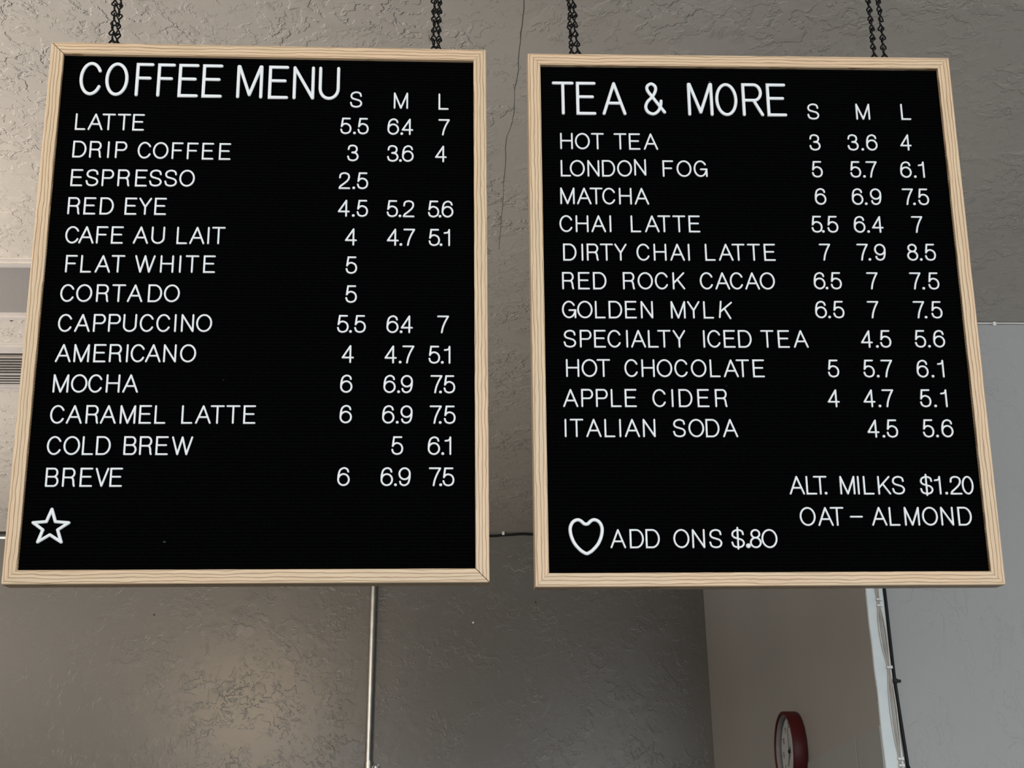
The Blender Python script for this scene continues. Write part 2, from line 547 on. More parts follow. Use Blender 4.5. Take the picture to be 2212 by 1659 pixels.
pts = [(-0.001, -0.005, CEIL - 0.01), (-0.0005, -0.005, CZ + 1.0), (0.0, -0.005, CZ + 0.765), (-0.0008, -0.005, CZ + 0.66), (-0.0012, -0.005, CZ + 0.569), (0.0005, -0.005, CZ + 0.50), (0.0030, -0.005, CZ + 0.43), (0.0051, -0.005, CZ + 0.369), (0.0085, -0.005, CZ + 0.2), (0.009, -0.005, 0.3)]
tube(bm, catmull(pts, 5), 0.0037, 10)
link('cable', bm, MAT['cable'], t, True)
bm = bmesh.new()
z = CZ + 0.557
box(bm, (-0.0055, -0.0110, z - 0.0045), (0.0045, -0.0005, z + 0.0045))
box(bm, (0.0035, -0.0080, z - 0.0030), (0.0120, -0.0005, z + 0.0030))
bmesh.ops.bevel(bm, geom=bm.edges[:], offset=0.0012, segments=2)
tube(bm, [(0.0095, -0.0080, z), (0.0095, -0.0095, z)], 0.0022, 10)
link('clip', bm, MAT['cable'], t)

# ------------------------------------------------------------------ ceiling vents at the left
v1 = empty('return_air_grille', (-1.35, 2.843, CEIL)); tag(v1, 'white framed ceiling return with a flat grey filter panel, left of the coffee board', 'vent')
W2, D2 = 0.46, 0.1585
bm = bmesh.new()
for a, b_, t_ in ((0.0, 0.012, 0.004), (0.012, 0.026, 0.0085), (0.026, 0.040, 0.005)):
    for (x0, y0, x1, y1) in ((-W2 + a, -D2 + a, W2 - a, -D2 + b_), (-W2 + a, D2 - b_, W2 - a, D2 - a), (-W2 + a, -D2 + b_, -W2 + b_, D2 - b_), (W2 - b_, -D2 + b_, W2 - a, D2 - b_)):
        box(bm, (x0, y0, -t_), (x1, y1, -0.0002))
link('frame', bm, MAT['trimwhite'], v1)
bm = bmesh.new(); box(bm, (-W2 + 0.040, -D2 + 0.040, -0.0025), (W2 - 0.040, D2 - 0.040, -0.0002))
link('filter_panel', bm, MAT['grille'], v1)
for x in (-0.30, 0.225):
    bm = bmesh.new(); tube(bm, [(x, D2 + 0.006, -0.0004), (x, D2 + 0.006, -0.003)], 0.0035, 10)
    link('screw', bm, MAT['dark'], v1)

v2 = empty('supply_register', (-1.42, 3.296, CEIL)); tag(v2, 'white louvred ceiling register, behind the grey return grille', 'vent')
W3, D3 = 0.44, 0.143
bm = bmesh.new()
for a, b_, t_ in ((0.0, 0.020, 0.007), (0.020, 0.046, 0.004)):
    for (x0, y0, x1, y1) in ((-W3 + a, -D3 + a, W3 - a, -D3 + b_), (-W3 + a, D3 - b_ * (0.7 if a == 0 else 0.65), W3 - a, D3 - a * 0.7), (-W3 + a, -D3 + b_, -W3 + b_, D3 - b_ * 0.65), (W3 - b_, -D3 + b_, W3 - a, D3 - b_ * 0.65)):
        box(bm, (x0, y0, -t_), (x1, y1, -0.0002))
link('frame', bm, MAT['trimwhite'], v2)
bm = bmesh.new(); box(bm, (-W3 + 0.046, -D3 + 0.046, -0.0008), (W3 - 0.046, D3 - 0.030, -0.0002)); link('duct_shade', bm, MAT['dark'], v2)  # flat dark sheet; the shade inside the duct is put into its colour
y0 = -D3 + 0.052
for k in range(12):
    y = y0 + k * 0.0172
    if y > D3 - 0.036:
        break
    tilt = math.radians(52) if k < 7 else math.radians(14)
    w = 0.0085 if k < 7 else 0.0079
    bm = bmesh.new()
    c_, s_ = math.cos(tilt) * w, math.sin(tilt) * w
    zc_ = -0.0095
    quad = [(y - c_, zc_ - s_), (y + c_, zc_ + s_)]
    n_ = (-math.sin(tilt) * 0.0006, math.cos(tilt) * 0.0006)
    a = [(quad[0][0] + n_[0], quad[0][1] + n_[1]), (quad[1][0] + n_[0], quad[1][1] + n_[1]), (quad[1][0] - n_[0], quad[1][1] - n_[1]), (quad[0][0] - n_[0], quad[0][1] - n_[1])]
    A = [bm.verts.new((-W3 + 0.046, p, q)) for p, q in a]
    B = [bm.verts.new((W3 - 0.046, p, q)) for p, q in a]
    bm.faces.new(A[::-1]); bm.faces.new(B)
    for i in range(4):
        bm.faces.new((A[i], A[(i + 1) % 4], B[(i + 1) % 4], B[i]))
    link('louvre', bm, MAT['trimwhite'], v2)
bm = bmesh.new(); tube(bm, [(0.207, -D3 + 0.030, -0.004), (0.207, -D3 + 0.030, -0.0058)], 0.004, 10); link('screw', bm, MAT['dark'], v2)


# ------------------------------------------------------------------ stroke lettering
def sweep(bm, pts, r, h, closed=False, ncap=5):
    """half-round plastic stroke lying on z=0 along a 2-D centre line, rounded at the free ends"""
    P = []
    for p in pts:
        p = Vector((p[0], p[1]))
        if not P or (p - P[-1]).length > 1e-6:
            P.append(p)
    if closed and (P[0] - P[-1]).length < 1e-6:
        P.pop()
    prof = [(-1.0, 0.0), (-0.96, 0.42), (-0.76, 0.78), (-0.40, 0.97), (0.0, 1.0), (0.40, 0.97), (0.76, 0.78), (0.96, 0.42), (1.0, 0.0)]
    n = len(P)
    if n == 1:
        top = None
        rings = []
        K = 14
        for rr, zz in prof[4:]:
            if rr == 0:
                top = bm.verts.new((P[0].x, P[0].y, zz * h))
            else:
                rings.append([bm.verts.new((P[0].x + r * rr * math.cos(2 * math.pi * k / K), P[0].y + r * rr * math.sin(2 * math.pi * k / K), zz * h)) for k in range(K)])
        for k in range(K):
            bm.faces.new((top, rings[0][k], rings[0][(k + 1) % K]))
        for A, B in zip(rings, rings[1:]):
            for k in range(K):
                bm.faces.new((A[k], B[k], B[(k + 1) % K], A[(k + 1) % K]))
        bm.faces.new(rings[-1])
        return
    rings = []
    for i in range(n):
        d0 = (P[i] - P[i - 1]).normalized() if (i > 0 or closed) else None
        d1 = (P[(i + 1) % n] - P[i]).normalized() if (i < n - 1 or closed) else None
        if d0 is None: d0 = d1
        if d1 is None: d1 = d0
        t = (d0 + d1)
        t = t.normalized() if t.length > 1e-6 else d0
        nrm = Vector((-t.y, t.x))
        k = 1.0 / max(0.35, nrm.dot(Vector((-d0.y, d0.x))))
        rings.append([bm.verts.new((P[i].x + nrm.x * a * r * k, P[i].y + nrm.y * a * r * k, z * h)) for a, z in prof])
    m = len(prof)
    for i in range(n if closed else n - 1):
        A, B = rings[i], rings[(i + 1) % n]
        for k in range(m):
            j = (k + 1) % m
            bm.faces.new((A[k], A[j], B[j], B[k]))
    if closed:
        return
    for end, R_, d in ((0, rings[0], (P[0] - P[1]).normalized()), (-1, rings[-1], (P[-1] - P[-2]).normalized())):
        c = P[end]
        nrm = Vector((-d.y, d.x))
        base = R_ if end == 0 else R_
        # fan of half profiles from +side to -side
        side_a = [v for v in R_[:5]]          # a from -1 to 0
        side_b = [v for v in R_[8:3:-1]]      # a from +1 to 0
        first, last = side_a, side_b
        s = Vector((first[0].co.x, first[0].co.y)) - c
        a0 = math.atan2(s.y, s.x)
        # rotate through the outward direction
        ad = math.atan2(d.y, d.x)
        da = (ad - a0 + math.pi) % (2 * math.pi) - math.pi
        sgn = 1 if da > 0 else -1
        fans = [first]
        for q in range(1, ncap):
            ang = a0 + sgn * math.pi * q / ncap
            fan = []
            for a, z in prof[:4]:
                fan.append(bm.verts.new((c.x + abs(a) * r * math.cos(ang), c.y + abs(a) * r * math.sin(ang), z * h)))
            fan.append(first[4])
            fans.append(fan)
        fans.append(last)
        for A, B in zip(fans, fans[1:]):
            for k in range(3):
                bm.faces.new((A[k], A[k + 1], B[k + 1], B[k]))
            bm.faces.new((A[3], A[4], B[3]))
        bm.faces.new([f[0] for f in fans][::-1])


def arc(cx, cy, rx, ry, a0, a1, n=14):
    return [(cx + rx * math.cos(math.radians(a0 + (a1 - a0) * k / n)), cy + ry * math.sin(math.radians(a0 + (a1 - a0) * k / n))) for k in range(n + 1)]


def spl(*p):
    return [(v.x, v.y) for v in catmull(p, 5)]


S_PTS = [(0.96, 0.745), (0.87, 0.925), (0.52, 1.0), (0.16, 0.92), (0.035, 0.735), (0.17, 0.58), (0.52, 0.50), (0.85, 0.42), (1.0, 0.25), (0.86, 0.065), (0.5, 0.0), (0.13, 0.075), (0.0, 0.285)]


def strokes(ch, title=False):
    """centre lines in a unit box; (points, closed)"""
    if ch == 'A': return [([(0, 0), (.5, 1)], 0), ([(1, 0), (.5, 1)], 0), ([(.19, .345), (.81, .345)], 0)]
    if ch == 'B': return [([(0, 0), (0, 1), (.56, 1)] + arc(.62, .765, .31, .235, 80, -80) + [(.56, .53), (0, .53)], 0), ([(.5, .53)] + arc(.66, .265, .34, .265, 85, -85) + [(.56, 0), (0, 0)], 0)]
    if ch == 'C': return [(arc(.5, .5, .5, .5, 31, 329, 26), 0)]
    if ch == 'D': return [([(0, 0), (0, 1), (.42, 1)] + arc(.45, .5, .55, .5, 85, -85, 18) + [(.42, 0)], 1)]
    if ch == 'E': return [([(1, 1), (0, 1), (0, 0), (1, 0)], 0), ([(0, .53 if not title else .55), (.88, .53 if not title else .55)], 0)]
    if ch == 'F': return [([(1, 1), (0, 1), (0, 0)], 0), ([(0, .52 if not title else .55), (.86, .52 if not title else .55)], 0)]
    if ch == 'G': return [(arc(.49, .5, .49, .5, 34, 342, 26), 0), ([(.52, .46), (1, .46), (1, 0)], 0)]
    if ch == 'H': return [([(0, 0), (0, 1)], 0), ([(1, 0), (1, 1)], 0), ([(0, .52), (1, .52)], 0)]
    if ch == 'I': return [([(.5, 0), (.5, 1)], 0)]
    if ch == 'K': return [([(0, 0), (0, 1)], 0), ([(.97, 1), (0, .34)], 0), ([(.36, .59), (1, 0)], 0)]
    if ch == 'L': return [([(0, 1), (0, 0), (1, 0)], 0)]
    if ch == 'M':
        b = 0.07 if title else 0.0
        return [([(0, 0), (0, 1)], 0), ([(0 if not title else .04, 1), (.5, b)], 0), ([(1 if not title else .96, 1), (.5, b)], 0), ([(1, 0), (1, 1)], 0)]
    if ch == 'N': return [([(0, 0), (0, 1)], 0), ([(0, 1), (1, 0)], 0), ([(1, 0), (1, 1)], 0)]
    if ch in 'O0': return [(arc(.5, .5, .5, .5, 0, 360, 36)[:-1], 1)]
    if ch == 'P': return [([(0, 0), (0, 1), (.58, 1)] + arc(.64, .74, .36, .26, 82, -82) + [(.58, .48), (0, .48)], 0)]
    if ch == 'R':
        bowl = [(0, 0), (0, 1), (.58, 1)] + arc(.62, .745, .33, .255, 82, -82) + [(.58, .49), (0, .49)]
        if title:
            bowl = [(0, 0), (0, 1), (.55, 1)] + arc(.58, .74, .37, .26, 82, -82) + [(.55, .48), (0, .48)]
            return [(bowl, 0), ([(.55, .48), (1, 0)], 0)]
        return [(bowl, 0), (spl((.60, .49), (.80, .45), (.89, .30), (.92, .12), (.97, 0)), 0)]
    if ch in 'S': return [(spl(*S_PTS), 0)]
    if ch == '$': return [(spl(*S_PTS), 0), ([(.5, -.085), (.5, 1.13)], 0)]
    if ch == 'T': return [([(0, 1), (1, 1)], 0), ([(.5, 1), (.5, 0)], 0)]
    if ch == 'U': return [([(0, 1), (0, .36)] + arc(.5, .33, .5, .33, 180, 360, 16) + [(1, .36), (1, 1)], 0)]
    if ch == 'V': return [([(0, 1), (.5, 0)], 0), ([(.5, 0), (1, 1)], 0)]
    if ch == 'W': return [([(0, 1), (.265, 0)], 0), ([(.265, 0), (.5, 1)], 0), ([(.5, 1), (.735, 0)], 0), ([(.735, 0), (1, 1)], 0)]
    if ch == 'Y': return [([(0, 1), (.5, .46)], 0), ([(1, 1), (.5, .46)], 0), ([(.5, .46), (.5, 0)], 0)]
    if ch == '1': return [([(1, 0), (1, 1)], 0), (spl((1, 1), (.88, .885), (.60, .815), (0, .79)), 0)]
    if ch == '2': return [(spl((.03, .70), (.12, .92), (.49, 1), (.86, .92), (.95, .72), (.80, .51), (.42, .29), (.10, .13), (0, 0)), 0), ([(0, 0), (1, 0)], 0)]
    if ch == '3': return [(spl((.04, .75), (.14, .94), (.46, 1), (.80, .93), (.90, .745), (.76, .575), (.42, .535)), 0), (spl((.42, .535), (.82, .48), (1, .275), (.85, .07), (.48, 0), (.12, .075), (0, .27)), 0)]
    if ch == '4': return [([(.74, 0), (.74, 1)], 0), ([(.74, 1), (0, .285)], 0), ([(0, .285), (1, .285)], 0)]
    if ch == '5': return [([(.90, 1), (.17, 1), (.045, .47)], 0), (spl((.045, .47), (.20, .595), (.50, .65), (.86, .55), (1, .325), (.86, .085), (.48, 0), (.13, .075), (0, .26)), 0)]
    if ch == '6': return [(arc(.5, .325, .5, .325, 0, 360, 26)[:-1], 1), (spl((0, .36), (.035, .63), (.18, .89), (.52, 1), (.83, .93), (.93, .785)), 0)]
    if ch == '9': return [(arc(.5, .675, .5, .325, 0, 360, 26)[:-1], 1), (spl((1, .64), (.965, .37), (.82, .11), (.48, 0), (.17, .07), (.07, .215)), 0)]
    if ch == '7': return [([(0, 1), (1, 1)], 0), (spl((1, 1), (.70, .66), (.48, .32), (.37, 0)), 0)]
    if ch == '8': return [(arc(.5, .775, .41, .225, 0, 360, 22)[:-1], 1), (arc(.5, .275, .5, .275, 0, 360, 24)[:-1], 1)]
    if ch == '&': return [(spl((1, .06), (.70, .30), (.37, .57), (.13, .77), (.12, .92), (.33, 1), (.54, .92), (.55, .77), (.37, .57), (.10, .40), (0, .22), (.12, .06), (.40, 0), (.66, .10), (.80, .28), (.83, .43)), 0)]
    if ch == '-': return [([(0, .5), (1, .5)], 0)]
    return [([(.5, .5)], 0)]                   # dot


WID_T = {'&': 31.5, 'A': 34.6, 'C': 32.2, 'E': 28.8, 'F': 25.2, 'M': 36.9, 'N': 30.7, 'O': 32.2, 'R': 31.1, 'T': 31.7, 'U': 30.1}
WID = {'$': 18.0, '*': 6.8, '-': 17.7, '.': 4.3, '0': 16.0, '1': 9.2, '2': 16.4, '3': 16.2, '4': 16.6, '5': 15.9, '6': 16.6, '7': 16.4, '8': 15.8, '9': 16.4, 'A': 20.7, 'B': 17.0, 'C': 19.4, 'D': 18.9, 'E': 16.4, 'F': 15.7, 'G': 19.8, 'H': 18.2, 'I': 3.6, 'K': 17.5, 'L': 14.7, 'M': 20.5, 'N': 17.2, 'O': 21.4, 'P': 16.4, 'R': 17.1, 'S': 17.4, 'T': 18.5, 'U': 18.2, 'V': 17.5, 'W': 27.5, 'Y': 17.5}
GLYPH = {}


def glyph_mesh(ch, size):
    key = (ch, size)
    if key in GLYPH:
        return GLYPH[key]
    title = size == 'T'
    r = 0.00242 if title else 0.00140
    h = 0.0030 if title else 0.0022
    H = 0.052 if title else 0.0255
    w = (WID_T if title else WID)[ch] / 1000
    if ch in '.*':
        r, H = w / 2, w
    if ch == '-':
        H = 2 * r
    bm = bmesh.new()
    for pts, closed in strokes(ch, title):
        q = [(-w / 2 + r + x * (w - 2 * r), r + y * (H - 2 * r)) for x, y in pts]
        sweep(bm, q, r, h, bool(closed))
    bmesh.ops.recalc_face_normals(bm, faces=bm.faces)
    me = bpy.data.meshes.new('glyph')
    bm.to_mesh(me); bm.free()
    for p in me.polygons:
        p.use_smooth = True
    me.materials.append(MAT['white'])
    GLYPH[key] = me
    return me


# ------------------------------------------------------------------ the two letter boards
BW, BH, RAIL, DEPTH, LIP = 0.610, 0.760, 0.0178, 0.033, 0.0058


def board_matrix(o, u, v, n):
    m = Matrix((Vector(u).normalized(), Vector(v).normalized(), Vector(n).normalized())).transposed().to_4x4()
    m.translation = Vector((o[0], o[1], o[2] + CZ))
    return m


BOARD_M = {
    'L': board_matrix((-0.2792, 1.6126, 0.8113), (0.9997, 0.0204, 0.0100), (-0.0074, -0.1238, 0.9923), (0.0215, -0.9921, -0.1236)),
    'R': board_matrix((0.3900, 1.6232, 0.8112), (1.0000, 0.0046, 0.0065), (-0.0058, -0.1315, 0.9913), (0.0054, -0.9913, -0.1314)),
}


def rail_mesh(length, ga, gb):
    """mitred length of frame moulding; local X along it, Y towards the opening, front at Z = 0"""
    bm = bmesh.new()
    ch = 0.0011
    sec = [(0.0, -DEPTH), (0.0, -ch), (ch, 0.0), (RAIL - ch * 0.5, 0.0), (RAIL, -ch * 0.5), (RAIL, -LIP - 0.003), (RAIL - 0.006, -LIP - 0.003), (RAIL - 0.006, -DEPTH)]
    A = [bm.verts.new((-length / 2 + a + ga, a, b)) for a, b in sec]
    B = [bm.verts.new((length / 2 - a - gb, a, b)) for a, b in sec]
    n = len(sec)
    bm.faces.new(A[::-1]); bm.faces.new(B)
    for i in range(n):
        j = (i + 1) % n
        bm.faces.new((A[i], A[j], B[j], B[i]))
    return bm


def letter_board(key, label, gaps):
    root = empty('letter_board', mw=BOARD_M[key])
    tag(root, label, 'letter board', 'framed letter boards hung on chains')
    g = gaps
    for name, L_, ang, tx, ty, ga, gb in (('frame_rail', BW, math.pi, 0, BH / 2, g['tr'], g['tl']), ('frame_rail', BW, 0, 0, -BH / 2, g['bl'], g['br']),
                                  ('frame_stile', BH, -math.pi / 2, -BW / 2, 0, g['tl'], g['bl']), ('frame_stile', BH, math.pi / 2, BW / 2, 0, g['br'], g['tr'])):
        mw = Matrix.Translation((tx, ty, 0)) @ Matrix.Rotation(ang, 4, 'Z')
        link(name, rail_mesh(L_, ga, gb), MAT['wood'], root, False, mw)
    # ribbed felt
    bm = bmesh.new()
    hw, hh = BW / 2 - RAIL + 0.004, BH / 2 - RAIL + 0.004
    pitch, n = 0.0046, int(2 * hh / 0.0046)
    pitch = 2 * hh / n
    prof = []
    for i in range(n):
        y = -hh + i * pitch
        for f, z in ((0.0, -0.0016), (0.10, -0.0016), (0.20, -0.0003), (0.36, 0.0), (0.76, 0.0), (0.92, -0.0003)):
            prof.append((y + f * pitch, z))
    prof.append((hh, -0.0016))
    A = [bm.verts.new((-hw, y, z - LIP)) for y, z in prof]
    B = [bm.verts.new((hw, y, z - LIP)) for y, z in prof]
    for i in range(len(prof) - 1):
        bm.faces.new((A[i], B[i], B[i + 1], A[i + 1]))
    c = [bm.verts.new(p) for p in ((-hw, -hh, -LIP - 0.006), (hw, -hh, -LIP - 0.006), (hw, hh, -LIP - 0.006), (-hw, hh, -LIP - 0.006))]
    bm.faces.new(c[::-1])
    bm.faces.new((A[0], c[0], c[1], B[0])); bm.faces.new((A[-1], B[-1], c[2], c[3]))
    bm.faces.new([c[0]] + A + [c[3]]); bm.faces.new(([c[1]] + B + [c[2]])[::-1])
    link('felt_panel', bm, MAT['felt'], root)
    bm = bmesh.new(); box(bm, (-hw + 0.003, -hh + 0.003, -DEPTH + 0.004), (hw - 0.003, hh - 0.003, -LIP - 0.007))
    link('backing_board', bm, MAT['backing'], root)
    return root


def screw_eye(root, u):
    bm = bmesh.new()
    y0 = BH / 2
    tube(bm, [(u, y0 - 0.003, -0.014), (u, y0 + 0.002, -0.014)], 0.0013, 8)
    tube(bm, [(u + 0.0042 * math.sin(a), y0 + 0.0058 - 0.0042 * math.cos(a), -0.014) for a in [2 * math.pi * k / 18 for k in range(18)]], 0.0011, 7, True)
    link('screw_eye', bm, MAT['blackmetal'], root, True)


thin = 0.0001
bl = letter_board('L', 'left letter board in a pale oak frame, headed COFFEE MENU', {'tl': 0.0006, 'br': 0.0006, 'tr': thin, 'bl': thin})
br = letter_board('R', 'right letter board in a pale oak frame, headed TEA & MORE', {'tl': thin, 'br': thin, 'tr': thin, 'bl': thin})

# ------------------------------------------------------------------ hanging chains
random.seed(12)
link_me = None


def link_mesh():
    bm = bmesh.new()
    pts = []
    for k in range(20):                       # lower loop lies in XZ
        a = math.pi * 2 * k / 20
        rr = math.sin(a / 2)
        pts.append((-0.0045 * math.sin(a) * (0.35 + 0.65 * math.sin(a / 2)) * 1.05, 0.0007 * math.cos(a / 2), -0.0098 * math.sin(a / 2) ** 1.15))
    for k in range(20):                       # upper loop lies in YZ
        a = math.pi * 2 * k / 20
        pts.append((0.0007 * math.cos(a / 2), 0.0045 * math.sin(a) * (0.35 + 0.65 * math.sin(a / 2)) * 1.05, 0.0098 * math.sin(a / 2) ** 1.15))
    tube(bm, pts, 0.00120, 6, True)
    bmesh.ops.recalc_face_normals(bm, faces=bm.faces)
    me = bpy.data.meshes.new('chain_link')
    bm.to_mesh(me); bm.free()
    for p in me.polygons:
        p.use_smooth = True
    me.materials.append(MAT['blackmetal'])
    return me


LINK = link_mesh()


def chain(p0, p1, label, group, rot, phase):
    root = empty('hanging_chain', (p0[0], p0[1], p0[2]))
    tag(root, label, 'chain', group)
    a, b_ = Vector(p0), Vector(p1)
    d = (b_ - a)
    n = round(d.length / 0.0168)
    step = d.length / n
    d.normalize()
    q = Vector((0, 0, 1)).rotation_difference(d)
    for i in range(n):
        o = bpy.data.objects.new('chain_link', LINK)
        COL.objects.link(o)
        o.parent = root
        tw = rot + random.uniform(-0.45, 0.45)
        mm = q.to_matrix().to_4x4() @ Matrix.Rotation(tw, 4, 'Z') @ Matrix.Diagonal((1, 1, step / 0.0168, 1))
        mm.translation = d * (0.0085 + i * step) + Vector((random.uniform(-.0009, .0009), random.uniform(-.0009, .0009), 0))
        o.matrix_local = mm
    return root


for key, root, uu, xt, rots, lab in (
        ('L', bl, (-0.2253, -0.2188), (-0.5190, -0.5085), (0.5, 2.2), ('left end of the coffee board', ('left', 'right'))),
        ('L', bl, (0.2307, 0.2372), (-0.0534, -0.0450), (0.2, 0.5), ('right end of the coffee board', ('left', 'right'))),
        ('R', br, (-0.2399, -0.2325), (0.1420, 0.1452), (0.9, 0.3), ('left end of the tea board', ('left', 'right'))),
        ('R', br, (0.2015, 0.2164), (0.5950, 0.6095), (0.25, 0.1), ('right end of the tea board', ('left', 'right')))):
    for i in (0, 1):
        screw_eye(root, uu[i])
        p0 = BOARD_M[key] @ Vector((uu[i], BH / 2 + 0.0062, -0.014))
        p1 = (xt[i], p0.y, CEIL)
        chain(p0, p1, '%s strand of the black chain pair at the %s' % (lab[1][i], lab[0]), 'black jack chains holding the boards', rots[i], 0)

